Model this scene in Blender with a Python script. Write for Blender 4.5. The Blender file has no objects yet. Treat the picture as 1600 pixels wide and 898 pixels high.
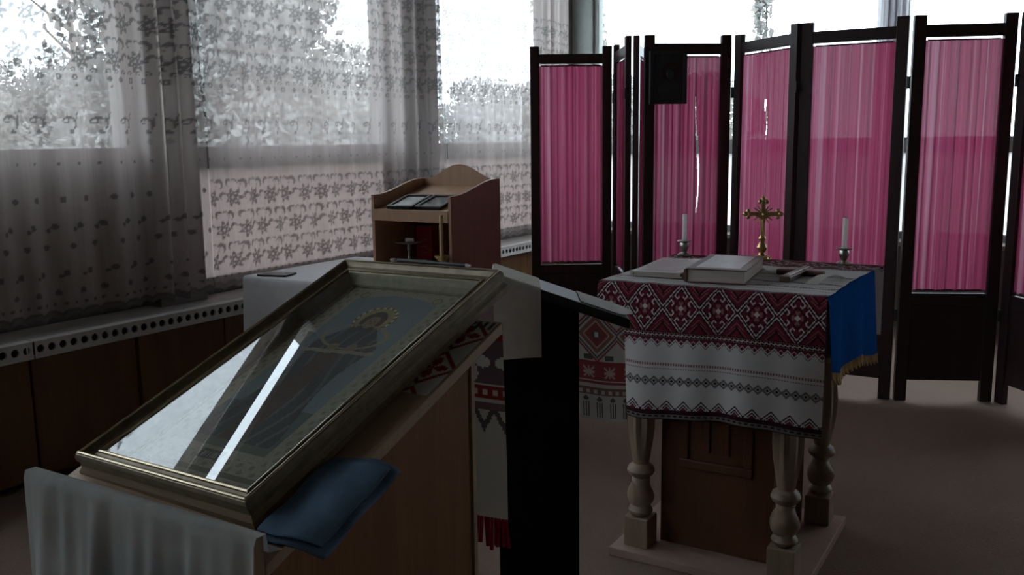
import bpy, math, random
import numpy as np
from mathutils import Matrix, Vector
random.seed(7); rng = np.random.default_rng(11)
S = bpy.context.scene; COL = S.collection
PI = math.pi

# ------------------------------------------------------------------ camera, sky, exposure
def set_camera():
    f, h = 1420.0, 1.35
    th = math.atan(228 / f); roll = .013; ph = math.atan2(.518, .855)
    fw = Vector((-math.sin(ph), math.cos(ph), 0)); X = Vector((math.cos(ph), math.sin(ph), 0)); Z = Vector((0, 0, 1))
    F = fw * math.cos(th) - Z * math.sin(th); U0 = fw * math.sin(th) + Z * math.cos(th)
    R = X * math.cos(roll) - U0 * math.sin(roll); U = U0 * math.cos(roll) + X * math.sin(roll)
    m = Matrix((( R.x, U.x, -F.x, 0), (R.y, U.y, -F.y, 0), (R.z, U.z, -F.z, h), (0, 0, 0, 1)))
    c = bpy.data.cameras.new('camera'); c.sensor_width = 36; c.lens = f / 1600 * 36; c.clip_start = .02; c.clip_end = 300
    o = bpy.data.objects.new('camera', c); COL.objects.link(o); o.matrix_world = m; S.camera = o
set_camera()
w = bpy.data.worlds.new('overcast_sky'); S.world = w; w.use_nodes = True
w.node_tree.nodes['Background'].inputs[0].default_value = (.78, .89, 1.0, 1)
w.node_tree.nodes['Background'].inputs[1].default_value = 5.6
S.view_settings.view_transform = 'Standard'; S.view_settings.look = 'None'
S.view_settings.gamma = 1; S.view_settings.use_curve_mapping = False
S.view_settings.exposure = 0.03
S.cycles.use_denoising = True
S.cycles.max_bounces = 10; S.cycles.transparent_max_bounces = 16; S.cycles.diffuse_bounces = 6

# ------------------------------------------------------------------ materials
class N:
    def __init__(s, name):
        s.m = bpy.data.materials.new(name); s.m.use_nodes = True; s.t = s.m.node_tree; s.t.nodes.clear()
        s.out = s.n('ShaderNodeOutputMaterial')
    def n(s, typ, **kw):
        nd = s.t.nodes.new(typ)
        for k, v in kw.items():
            if isinstance(k, str) and hasattr(nd, k): setattr(nd, k, v)
        return nd
    def set(s, nd, i, v):
        if isinstance(v, bpy.types.NodeSocket): s.t.links.new(v, nd.inputs[i])
        else:
            if isinstance(v, tuple) and len(v) == 3 and nd.inputs[i].type == 'RGBA': v = v + (1,)
            nd.inputs[i].default_value = v
        return nd
    def coord(s, scale=(1, 1, 1), kind='Object'):
        tc = s.n('ShaderNodeTexCoord'); mp = s.n('ShaderNodeMapping')
        s.t.links.new(tc.outputs[kind], mp.inputs[0]); mp.inputs['Scale'].default_value = scale
        return mp.outputs[0]
    def noise(s, vec, scale, detail=4, rough=.55):
        nd = s.n('ShaderNodeTexNoise'); s.set(nd, 'Vector', vec); nd.inputs['Scale'].default_value = scale
        nd.inputs['Detail'].default_value = detail; nd.inputs['Roughness'].default_value = rough
        return nd.outputs['Fac']
    def ramp(s, fac, stops):
        nd = s.n('ShaderNodeValToRGB'); s.set(nd, 0, fac); e = nd.color_ramp.elements
        while len(e) < len(stops): e.new(.5)
        for k, (p, c) in enumerate(stops):
            e[k].position = p; e[k].color = tuple(c) + (1,) if len(c) == 3 else c
        return nd.outputs[0]
    def mixc(s, fac, a, b, mode='MIX'):
        nd = s.n('ShaderNodeMix', data_type='RGBA', blend_type=mode)
        s.set(nd, 0, fac); s.set(nd, 6, a); s.set(nd, 7, b); return nd.outputs[2]
    def math(s, op, a, b=0.0):
        nd = s.n('ShaderNodeMath', operation=op); s.set(nd, 0, a); s.set(nd, 1, b); return nd.outputs[0]
    def bump(s, h, strength=.3, dist=.01):
        nd = s.n('ShaderNodeBump'); s.set(nd, 'Height', h); nd.inputs['Strength'].default_value = strength
        nd.inputs['Distance'].default_value = dist; return nd.outputs[0]
    def pbr(s, color, rough=.5, metal=0.0, normal=None, spec=.5, **kw):
        nd = s.n('ShaderNodeBsdfPrincipled'); s.set(nd, 'Base Color', color); s.set(nd, 'Roughness', rough)
        nd.inputs['Metallic'].default_value = metal; nd.inputs['Specular IOR Level'].default_value = spec
        for k, v in kw.items(): s.set(nd, k.replace('_', ' '), v)
        if normal is not None: s.set(nd, 'Normal', normal)
        return nd.outputs[0]
    def mix(s, fac, a, b):
        nd = s.n('ShaderNodeMixShader'); s.set(nd, 0, fac); s.set(nd, 1, a); s.set(nd, 2, b); return nd.outputs[0]
    def done(s, sh): s.t.links.new(sh, s.out.inputs[0]); return s.m
def plain(name, c, rough=.5, metal=0.0, var=.15, scale=12, bump=0.0, spec=.5):
    g = N(name); v = g.coord(); f = g.noise(v, scale)
    c2 = tuple(x * (1 - var) for x in c); c1 = tuple(min(1, x * (1 + var)) for x in c)
    col = g.ramp(f, [(.3, c2), (.7, c1)])
    nm = g.bump(g.noise(v, scale * 8), bump, .004) if bump else None
    return g.done(g.pbr(col, rough, metal, nm, spec))
def wood(name, c1, c2, stretch=(18, 18, 1.6), rough=.45, spec=.4):
    g = N(name); v = g.coord(stretch)
    a = g.noise(v, 1.6, 6, .6); b = g.noise(v, 7, 4, .7)
    col = g.mixc(.35, g.ramp(a, [(.3, c1), (.7, c2)]), g.ramp(b, [(.3, c1), (.7, c2)]))
    return g.done(g.pbr(col, rough, 0, g.bump(b, .12, .002), spec))
def fabric(name, c, var=.12, weave=500, rough=.9, trans=0.0, spec=.15):
    g = N(name); v = g.coord(); f = g.noise(v, 25, 3); wv = g.noise(v, weave, 1)
    col = g.ramp(f, [(.3, tuple(x * (1 - var) for x in c)), (.7, tuple(min(1, x * (1 + var)) for x in c))])
    sh = g.pbr(col, rough, 0, g.bump(wv, .35, .002), spec)
    if trans:
        t = g.n('ShaderNodeBsdfTranslucent'); g.set(t, 0, col); sh = g.mix(trans, sh, t.outputs[0])
    return g.done(sh)
def stitched(name, rough=.9, trans=.15):
    g = N(name); a = g.n('ShaderNodeAttribute', attribute_name='Col')
    wv = g.noise(g.coord(), 450, 1)
    sh = g.pbr(a.outputs['Color'], rough, 0, g.bump(wv, .35, .0015), .12)
    if trans:
        t = g.n('ShaderNodeBsdfTranslucent'); g.set(t, 0, a.outputs['Color']); sh = g.mix(trans, sh, t.outputs[0])
    return g.done(sh)
def glass(name, tint=(1, 1, 1), rough=.0, ior=1.5):
    g = N(name); t = g.n('ShaderNodeBsdfTransparent'); g.set(t, 0, tint)
    gl = g.n('ShaderNodeBsdfGlossy'); g.set(gl, 0, (1, 1, 1)); g.set(gl, 'Roughness', rough)
    fr = g.n('ShaderNodeFresnel'); fr.inputs[0].default_value = ior
    ge = g.n('ShaderNodeNewGeometry')                       # the thin slab reflects once, on its outer face
    fac = g.math('MULTIPLY', fr.outputs[0], g.math('SUBTRACT', 1.0, ge.outputs['Backfacing']))
    return g.done(g.mix(fac, t.outputs[0], gl.outputs[0]))
def lace_mat(name, thread, glow, base, full, motif):
    g = N(name); a = g.n('ShaderNodeAttribute', attribute_name='lace')
    v = g.coord((1, 22, 1.2)); n1 = g.noise(v, 3, 3)
    net = g.math('ADD', g.math('MULTIPLY', n1, .16), base - .08)
    tr = g.n('ShaderNodeBsdfTransparent'); tl = g.n('ShaderNodeBsdfTranslucent'); df = g.n('ShaderNodeBsdfDiffuse'); t2 = g.n('ShaderNodeBsdfTranslucent'); d2 = g.n('ShaderNodeBsdfDiffuse')
    g.set(tl, 0, glow); g.set(df, 0, thread); g.set(t2, 0, motif); g.set(d2, 0, motif)
    tulle = g.mix(net, tr.outputs[0], g.mix(.5, df.outputs[0], tl.outputs[0]))        # fine open net
    stitch = g.mix(full, tr.outputs[0], g.mix(.5, d2.outputs[0], t2.outputs[0]))      # dense embroidery thread, backlit shade put into its dark colour
    return g.done(g.mix(a.outputs['Fac'], tulle, stitch))
def sheer(name, c, op, trans=.5, stretch=(1, 1, 1), var=.3, scale=4):
    g = N(name); n1 = g.noise(g.coord(stretch), scale, 4, .6)
    fac = g.math('ADD', g.math('MULTIPLY', g.math('SUBTRACT', n1, .5), var * 2), op)
    tr = g.n('ShaderNodeBsdfTransparent'); tl = g.n('ShaderNodeBsdfTranslucent'); df = g.n('ShaderNodeBsdfDiffuse')
    g.set(tl, 0, c); g.set(df, 0, c)
    cl = g.n('ShaderNodeClamp'); g.set(cl, 0, fac)
    return g.done(g.mix(cl.outputs[0], tr.outputs[0], g.mix(trans, df.outputs[0], tl.outputs[0])))

MT = {}
def carpet():
    g = N('carpet'); v = g.coord()
    loop = g.noise(g.coord((1, 5.0, 1)), 55, 3, .7); big = g.noise(v, 1.3, 4); sp = g.noise(v, 320, 1)
    c = g.mixc(.55, g.ramp(loop, [(.35, (.13, .088, .070)), (.65, (.35, .25, .20))]), g.ramp(sp, [(.35, (.13, .09, .073)), (.65, (.35, .255, .205))]))
    c = g.mixc(.5, c, g.ramp(big, [(.35, (.205, .146, .117)), (.65, (.28, .205, .165))]))
    return g.done(g.pbr(c, .97, 0, g.bump(loop, .6, .006), .05))
MT['carpet'] = carpet()
MT['wall'] = plain('painted_plaster', (.17, .15, .13), .85, var=.06, scale=3, bump=.15)
MT['ceil'] = plain('ceiling_paint', (.22, .20, .18), .9, var=.05, scale=2)
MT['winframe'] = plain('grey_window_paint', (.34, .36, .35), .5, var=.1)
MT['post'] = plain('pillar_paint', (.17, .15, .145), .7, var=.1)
MT['shadeframe'] = plain('window_paint_shade', (.085, .078, .075), .6, var=.1)  # darker copy of the grey window paint, shade put into the colour
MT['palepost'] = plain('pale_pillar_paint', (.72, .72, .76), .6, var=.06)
MT['board'] = plain('window_board', (.16, .13, .11), .8, var=.15)
MT['glass'] = glass('window_glass', (.97, .99, .98))
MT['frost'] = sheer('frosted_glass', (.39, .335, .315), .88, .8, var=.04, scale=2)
MT['frost_lifted'] = sheer('brightened_frosted_glass', (.78, .76, .75), .85, .8, var=.04, scale=2)  # lighter copy of the frosted glass, brightness put into the colour behind the screens
MT['wallpanel'] = wood('varnished_wall_panel', (.10, .047, .019), (.20, .100, .040), (10, 10, 1.2), .4)
MT['sill'] = plain('sill_paint', (.30, .27, .25), .6, var=.1)
MT['grille'] = plain('grille_paint', (.47, .45, .43), .55, var=.08)
MT['lace'] = lace_mat('lace_tulle', (.72, .635, .615), (.58, .485, .46), .44, .84, (.21, .185, .18))
MT['lace_dark'] = lace_mat('lace_tulle_beige', (.62, .535, .50), (.43, .355, .33), .46, .88, (.12, .105, .10))
MT['pelmet'] = plain('pelmet_wood', (.16, .12, .09), .6)
MT['screenwood'] = wood('dark_stained_wood', (.018, .009, .010), (.045, .020, .020), (20, 20, 1.5), .42, .35)
def voile():
    g = N('pink_voile'); n1 = g.noise(g.coord((70, 70, .25)), 1.0, 4, .65); n2 = g.noise(g.coord((19, 19, .15)), 1.0, 3, .6)
    c = g.mixc(.5, g.ramp(n1, [(.36, (.225, .028, .068)), (.56, (.30, .055, .115)), (.70, (.49, .27, .34))]), g.ramp(n2, [(.35, (.225, .028, .068)), (.55, (.30, .055, .115)), (.68, (.50, .27, .35))]))
    tr = g.n('ShaderNodeBsdfTransparent'); tl = g.n('ShaderNodeBsdfTranslucent'); df = g.n('ShaderNodeBsdfDiffuse'); g.set(tl, 0, c); g.set(df, 0, c)
    return g.done(g.mix(.991, tr.outputs[0], g.mix(.66, df.outputs[0], tl.outputs[0])))
MT['pink'] = voile()
MT['rod'] = plain('steel_rod', (.35, .33, .32), .35, .9)
MT['laminate'] = wood('beech_laminate', (.34, .19, .11), (.44, .26, .16), (14, 14, 1.2), .5)
MT['laminate_red'] = wood('reddish_laminate', (.30, .155, .115), (.38, .205, .15), (14, 14, 1.2), .5)
MT['plate'] = plain('pale_laminate', (.37, .255, .20), .5, var=.08)
MT['legwood'] = wood('pale_turned_wood', (.23, .165, .11), (.33, .245, .17), (20, 20, 2.5), .5)
MT['boxwood'] = wood('brown_veneer', (.075, .027, .013), (.135, .05, .024), (9, 9, 1.0), .42)
MT['lectern'] = wood('orange_brown_veneer', (.15, .062, .022), (.26, .115, .042), (14, 14, 1.1), .5)
MT['lecternedge'] = wood('light_edge_wood', (.32, .21, .13), (.42, .29, .19), (14, 14, 1.1), .55)
MT['black'] = fabric('black_cloth', (.008, .008, .009), weave=300)
MT['blackwood'] = plain('black_paint', (.012, .011, .012), .45)
MT['whitecloth'] = fabric('white_tablecloth', (.50, .47, .47), .05)
MT['ivory'] = fabric('ivory_towel', (.62, .58, .52), .06, trans=.1)
MT['sheerwhite'] = sheer('sheer_white_voile', (.47, .47, .45), .78, .35, (14, 14, .8), .25, 2.0)
MT['stitched'] = stitched('cross_stitch_linen')
MT['blue'] = fabric('blue_satin', (.010, .075, .27), .1, 250, 1.0, 0, .0)
MT['bluecloth'] = fabric('dusty_blue_cloth', (.105, .165, .24), .12, 250, .85)
MT['goldfringe'] = fabric('gold_fringe', (.40, .25, .10), .3, 150)
MT['redyarn'] = fabric('red_yarn', (.42, .018, .05), .25, 150)
MT['gold'] = plain('worn_brass', (.62, .44, .20), .32, 1.0, .2, 40)
MT['bronze'] = plain('bronze_frame', (.19, .145, .090), .40, .35, .25, 30)
MT['frameside'] = wood('frame_side_wood', (.13, .085, .045), (.24, .165, .09), (2, 30, 30), .45)
MT['goldlip'] = plain('gold_leaf_lip', (.46, .38, .26), .25, .9, .12, 40)
MT['slip'] = plain('dull_gilt_slip', (.20, .165, .105), .5, .4, .2, 60)
MT['silver'] = plain('tarnished_silver', (.46, .45, .41), .35, .95, .2, 40)
MT['wax'] = fabric('candle_wax', (.90, .86, .85), .04, 60, .6, .60)
MT['waxyel'] = plain('yellow_wax', (.55, .38, .22), .55, var=.08)
MT['wick'] = plain('burnt_wick', (.02, .02, .02), .9)
MT['paperedge'] = wood('page_edges', (.40, .33, .29), (.60, .52, .47), (2, 2, 260), .8)
MT['bookbrown'] = plain('book_leather', (.12, .06, .045), .5, var=.2)
MT['bookcover'] = plain('book_cover_grey', (.34, .29, .285), .35, var=.12, scale=30)
MT['bookpale'] = plain('book_cover_pale', (.62, .58, .54), .25, var=.1, scale=30)
MT['iconwood'] = wood('blackened_icon_wood', (.020, .020, .023), (.036, .036, .042), (30, 30, 4), .5)
MT['crosswood'] = wood('cross_wood', (.07, .035, .022), (.14, .075, .05), (30, 30, 4), .4)
MT['red'] = plain('red_cover', (.38, .018, .035), .42, var=.2)
MT['iconglass'] = glass('picture_glass', (.90, .92, .92), .0, 1.95)   # both faces of the pane reflect, so a higher index
MT['iconpaint'] = stitched('icon_paint', .55, 0)
MT['leafA'] = fabric('leaves_green', (.31, .295, .27), .4, 3, .7, .35)
MT['leafB'] = fabric('leaves_dark', (.255, .245, .235), .4, 3, .7, .35)
MT['bark'] = plain('bark', (.10, .075, .055), .9, var=.3)
MT['lawn'] = plain('lawn', (.30, .29, .25), .95, var=.4, scale=.6)
MT['darkglass'] = plain('dark_icon_varnish', (.028, .029, .032), .3)

# ------------------------------------------------------------------ mesh helpers
def link(o, parent=None):
    COL.objects.link(o)
    if parent is not None: o.parent = parent
    return o
def tag(o, label=None, cat=None, group=None, kind=None):
    for k, v in (('label', label), ('category', cat), ('group', group), ('kind', kind)):
        if v: o[k] = v
    return o
def thing(name, label, cat, loc=(0, 0, 0), rot=None, group=None):
    o = bpy.data.objects.new(name, None); link(o); o.empty_display_size = .1
    o.location = loc
    if rot is not None: o.rotation_euler = rot
    return tag(o, label, cat, group)
class B:
    def __init__(s): s.v = []; s.f = []
    def add(s, vs, fs):
        k = len(s.v); s.v += [tuple(p) for p in vs]; s.f += [tuple(i + k for i in f) for f in fs]; return s
    def box(s, x0, x1, y0, y1, z0, z1):
        return s.add([(x0, y0, z0), (x1, y0, z0), (x1, y1, z0), (x0, y1, z0), (x0, y0, z1), (x1, y0, z1), (x1, y1, z1), (x0, y1, z1)],
                     [(0, 3, 2, 1), (4, 5, 6, 7), (0, 1, 5, 4), (1, 2, 6, 5), (2, 3, 7, 6), (3, 0, 4, 7)])
    def tube(s, p0, p1, r0, r1=None, n=10):
        r1 = r0 if r1 is None else r1; p0 = Vector(p0); p1 = Vector(p1); d = (p1 - p0).normalized()
        a = d.orthogonal().normalized(); b = d.cross(a)
        vs = [p + (a * math.cos(2 * PI * k / n) + b * math.sin(2 * PI * k / n)) * r for p, r in ((p0, r0), (p1, r1)) for k in range(n)]
        return s.add(vs, [(k, (k + 1) % n, n + (k + 1) % n, n + k) for k in range(n)] + [tuple(range(n))[::-1], tuple(range(n, 2 * n))])
    def lathe(s, prof, c=(0, 0, 0), n=20, mod=None):
        vs = []; m = len(prof)
        for i, (r, z) in enumerate(prof):
            for k in range(n):
                a = 2 * PI * k / n; rr = r * (mod(a, z) if mod else 1)
                vs.append((c[0] + rr * math.cos(a), c[1] + rr * math.sin(a), c[2] + z))
        fs = [(i * n + k, i * n + (k + 1) % n, (i + 1) * n + (k + 1) % n, (i + 1) * n + k) for i in range(m - 1) for k in range(n)]
        return s.add(vs, fs + [tuple(range(n))[::-1], tuple(range((m - 1) * n, m * n))])
    def prism(s, poly, axis, a, b):
        n = len(poly)
        def P(q, t): return {'x': (t, q[0], q[1]), 'y': (q[0], t, q[1]), 'z': (q[0], q[1], t)}[axis]
        vs = [P(q, a) for q in poly] + [P(q, b) for q in poly]
        return s.add(vs, [(k, (k + 1) % n, n + (k + 1) % n, n + k) for k in range(n)] + [tuple(range(n))[::-1], tuple(range(n, 2 * n))])
    def ball(s, c, r, n=12, m=8, sc=(1, 1, 1)):
        vs = [(c[0] + r * sc[0] * math.sin(PI * i / m) * math.cos(2 * PI * k / n), c[1] + r * sc[1] * math.sin(PI * i / m) * math.sin(2 * PI * k / n), c[2] + r * sc[2] * math.cos(PI * i / m)) for i in range(m + 1) for k in range(n)]
        return s.add(vs, [(i * n + k, (i + 1) * n + k, (i + 1) * n + (k + 1) % n, i * n + (k + 1) % n) for i in range(m) for k in range(n)])
    def build(s, name, mat, parent=None, smooth=False, bevel=0, loc=None):
        me = bpy.data.meshes.new(name); me.from_pydata(s.v, [], s.f); me.validate(); me.materials.append(MT[mat])
        if smooth:
            me.shade_smooth(); 
            try: me.set_sharp_from_angle(angle=math.radians(40))
            except Exception: pass
        o = bpy.data.objects.new(name, me); link(o, parent)
        import bmesh
        bm = bmesh.new(); bm.from_mesh(me); bmesh.ops.recalc_face_normals(bm, faces=bm.faces); bm.to_mesh(me); bm.free()
        if bevel:
            bv = o.modifiers.new('soft_edges', 'BEVEL'); bv.width = bevel; bv.segments = 2; bv.limit_method = 'ANGLE'
        if loc is not None: o.location = loc
        return o
def gridmesh(name, P, mat, parent=None, cols=None, attr=None, smooth=True, keep=None, thick=0):
    """P: (nv, nu, 3) array of points; cols: (nv-1, nu-1, 3) face colours; attr: (name, (nv, nu)) point values."""
    nv, nu = P.shape[:2]; me = bpy.data.meshes.new(name)
    i = np.arange((nv - 1) * (nu - 1)); r = i // (nu - 1); c = i % (nu - 1); a = r * nu + c
    q = np.stack([a, a + 1, a + nu + 1, a + nu], 1)
    if keep is not None: q = q[keep.ravel()]
    me.vertices.add(nv * nu); me.vertices.foreach_set('co', np.ascontiguousarray(P, np.float32).ravel())
    me.loops.add(q.size); me.loops.foreach_set('vertex_index', q.ravel().astype(np.int32))
    me.polygons.add(len(q)); me.polygons.foreach_set('loop_start', (np.arange(len(q)) * 4).astype(np.int32))
    if cols is not None:
        cc = np.ones((len(i), 4), np.float32); cc[:, :3] = cols.reshape(-1, 3)
        if keep is not None: cc = cc[keep.ravel()]
        at = me.attributes.new('Col', 'FLOAT_COLOR', 'FACE'); at.data.foreach_set('color', cc.ravel())
    if attr is not None:
        at = me.attributes.new(attr[0], 'FLOAT', 'POINT'); at.data.foreach_set('value', attr[1].astype(np.float32).ravel())
    me.update(calc_edges=True); me.materials.append(MT[mat])
    if smooth: me.shade_smooth()
    o = bpy.data.objects.new(name, me); link(o, parent)
    if thick:
        so = o.modifiers.new('cloth_thickness', 'SOLIDIFY'); so.thickness = thick; so.offset = 0
    return o
def copy_of(o, parent=None, loc=None, rotz=None):
    c = o.copy(); link(c, parent)
    if loc is not None: c.location = loc
    if rotz is not None: c.rotation_euler = (0, 0, rotz)
    return c

# ------------------------------------------------------------------ the room
XW, YB, XR, YR, ZC = -3.6, 6.9, 3.0, -3.2, 3.15
tag(B().box(XW - .4, XR + .2, YR - .2, YB + .3, -.12, 0).build('floor', 'carpet'), 'grey brown looped carpet across the whole hall floor', 'floor', kind='structure')
tag(B().box(XW - .3, XR + .2, YR - .2, YB + .3, ZC, ZC + .15).build('ceiling', 'ceil'), 'plain pale ceiling over the hall', 'ceiling', kind='structure')
tag(B().box(XR, XR + .2, YR - .2, YB + .3, 0, ZC).build('wall_right', 'wall'), 'plain pale wall closing the hall on the far side from the lace curtains', 'wall', kind='structure')
tag(B().box(XW - .3, XR, YR - .2, YR, 0, ZC).build('wall_rear', 'wall'), 'plain pale wall behind the viewer', 'wall', kind='structure')
wl = tag(B().box(XW - .2, XW + .06, YR, YB + .2, 0, .53).build('wall_left', 'wall'), 'low wall under the lace curtained windows with varnished wood panels', 'wall', kind='structure')
pw = .492; y0 = 2.018 - 11 * pw
k = 0
while y0 + k * pw < YB - .1:
    a, b = y0 + k * pw + .006, min(y0 + (k + 1) * pw - .006, YB)
    if a > YR: B().box(XW + .06, XW + .135 - .006 * (k % 2), a, b, .03, .528).build('panel', 'wallpanel', wl, bevel=.004)
    k += 1
tag(B().box(XW - .2, -3.452, YR, YB, .575, .602).build('trim_20', 'sill', bevel=.003), 'long window sill under the lace curtain hems', 'sill', kind='structure')
wb = tag(B().box(XW - .3, XR, YB, YB + .2, 0, .6).build('wall_back', 'wall'), 'low wall under the bright window behind the folding screens', 'wall', kind='structure')
B().box(-3.4, XR, YB - .16, YB + .1, .6, .63).build('sill', 'sill', wb, bevel=.003)

# pierced radiator grille under the sill: plate with real round holes
def grille(ya, yb, label):
    g = thing('radiator_grille', label, 'grille', (-3.4, (ya + yb) / 2, .54), group='pierced grilles under the lace curtains')
    L = yb - ya - .008; n = int(round(L / .047)); p = L / n; m = B(); z0, z1, r, zc = 0.0, .06, .0165, .030
    for k in range(n):
        c = -L / 2 + (k + .5) * p; h = p / 2
        ring = [(0, c + r * math.cos(PI / 4 + PI / 4 * j), zc + r * math.sin(PI / 4 + PI / 4 * j)) for j in range(8)]
        sq = [(0, c + h, z1), (0, c, z1), (0, c - h, z1), (0, c - h, zc), (0, c - h, z0), (0, c, z0), (0, c + h, z0), (0, c + h, zc)]
        back = [(-.010, q[1], q[2]) for q in ring]
        m.add(ring + sq + back, [(j, 8 + j, 8 + (j + 1) % 8, (j + 1) % 8) for j in range(8)] + [(16 + j, j, (j + 1) % 8, 16 + (j + 1) % 8) for j in range(8)])
    pl = m.build('face_plate', 'grille', g)
    B().box(-.05, .004, -L / 2, L / 2, z1, z1 + .004).build('top_flange', 'grille', g)
    B().box(-.045, .003, -L / 2, L / 2, -.006, 0).build('bottom_flange', 'grille', g)
    B().box(-.050, -.045, -L / 2, L / 2, 0, z1).build('shade_plate', 'blackwood', g)  # black sheet stands in for the shade inside the grille
for ya, yb, lb in ((-2, 0, 'pale pierced radiator grille behind the viewer under the lace curtains'), (0, 2, 'pale pierced radiator grille at the left edge of the picture'),
                   (2, 4, 'long pale pierced radiator grille ending behind the table with white tablecloth'),
                   (4, 6, 'pale pierced radiator grille seen between cabinet and folding screen'), (6, 6.85, 'short pale pierced radiator grille in the window corner behind the screen')):
    grille(ya, yb, lb)

# pillars and windows of the left wall
PY = [(-3.2, -3.0), (-1.32, -1.12), (.68, .88), (2.74, 3.01), (4.63, 5.0), (6.74, 6.95)]
for k, (a, b) in enumerate(PY):
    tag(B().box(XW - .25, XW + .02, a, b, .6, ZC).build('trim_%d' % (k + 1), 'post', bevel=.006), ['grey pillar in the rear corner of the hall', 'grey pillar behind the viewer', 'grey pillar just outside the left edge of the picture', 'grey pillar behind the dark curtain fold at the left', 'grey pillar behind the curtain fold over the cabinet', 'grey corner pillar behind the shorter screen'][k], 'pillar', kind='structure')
def window(n, a, b, lower, label, clere):
    fr = B()
    fr.box(XW - .16, XW - .08, a, b, .60, .68); fr.box(XW - .18, XW - .06, a, b, 1.235, 1.345)
    fr.box(XW - .16, XW - .08, a, a + .05, .68, 2.76); fr.box(XW - .16, XW - .08, b - .05, b, .68, 2.76)
    o = tag(fr.build('window_%d' % n, 'shadeframe', bevel=.004), label, 'window', kind='structure')
    B().box(XW - .16, XW - .08, a, b, 2.76, 2.86).build('transom', 'shadeframe', o)
    B().box(XW - .06, XW - .02, a, b, 2.705, 2.85 if clere else ZC).build('transom', 'pelmet', o)
    if clere:
        B().box(XW - .06, XW - .02, a, b, 2.94, ZC).build('head', 'pelmet', o)
        B().box(XW - .045, XW - .041, a, b, 2.85, 2.94).build('pane', 'glass', o)
    B().box(XW - .125, XW - .120, a + .05, b - .05, 1.345, 2.76).build('pane', 'glass', o)
    if lower == 'board': B().box(XW - .14, XW - .10, a + .05, b - .05, .68, 1.235).build('lower_board', 'board', o)
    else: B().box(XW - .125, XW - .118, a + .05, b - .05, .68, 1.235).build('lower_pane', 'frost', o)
window(1, -1.12, .68, 'board', 'tall window behind the viewer with opaque lower part', True)
window(2, .88, 2.74, 'board', 'tall window at the left edge with opaque lower part behind lace', True)
window(3, 3.01, 4.63, 'frost', 'tall window behind lace above the white tablecloth table', False)
window(4, 5.0, 6.74, 'frost', 'tall window behind lace beside the pink folding screen', False)
window(5, -3.0, -1.32, 'board', 'tall window at the rear end of the hall', True)
# the wide bright window behind the screens
BX = [(-3.58, -3.40), (-1.11, -1.04), (1.0, 1.17), (2.9, 3.0)]
for k, (a, b) in enumerate(BX):
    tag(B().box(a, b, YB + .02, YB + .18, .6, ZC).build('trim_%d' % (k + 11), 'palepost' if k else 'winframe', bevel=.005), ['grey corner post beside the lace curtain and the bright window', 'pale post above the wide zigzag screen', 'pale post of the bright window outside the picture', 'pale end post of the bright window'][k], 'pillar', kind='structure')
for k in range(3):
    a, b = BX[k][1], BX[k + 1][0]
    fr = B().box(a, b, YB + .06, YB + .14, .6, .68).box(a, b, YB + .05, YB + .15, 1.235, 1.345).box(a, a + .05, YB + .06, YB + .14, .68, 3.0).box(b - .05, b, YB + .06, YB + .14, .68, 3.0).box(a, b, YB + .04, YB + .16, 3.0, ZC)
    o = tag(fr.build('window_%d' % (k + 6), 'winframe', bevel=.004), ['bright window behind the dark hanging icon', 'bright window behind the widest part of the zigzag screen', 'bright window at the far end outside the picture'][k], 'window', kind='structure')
    B().box(a + .05, b - .05, YB + .095, YB + .10, 1.345, 3.0).build('pane', 'glass', o)
    B().box(a + .05, b - .05, YB + .095, YB + .10, .68, 1.235).build('lower_pane', 'frost_lifted', o)

MT['tied'] = sheer('white_gathered_voile', (.58, .56, .60), .93, .6, (14, 14, .4), .08, 2.0)
u = np.linspace(-1.175, -.975, 80); z = np.linspace(.66, 2.98, 30); U, Z = np.meshgrid(u, z)
tag(gridmesh('tied_curtain', np.stack([U, YB - .06 + .022 * np.sin(U * 150) + .008 * np.sin(U * 67 + Z), Z], 2), 'tied'), 'narrow gathered white curtain on the bright window post behind the zigzag screen', 'curtain')
tag(B().tube((-1.3, YB - .06, 2.995), (-.85, YB - .06, 2.995), .009, n=8).box(-1.30, -1.28, YB - .06, YB + .04, 2.985, 3.005).build('short_curtain_rod', 'rod'), 'short metal rod carrying the narrow gathered white curtain', 'curtain rod')

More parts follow.
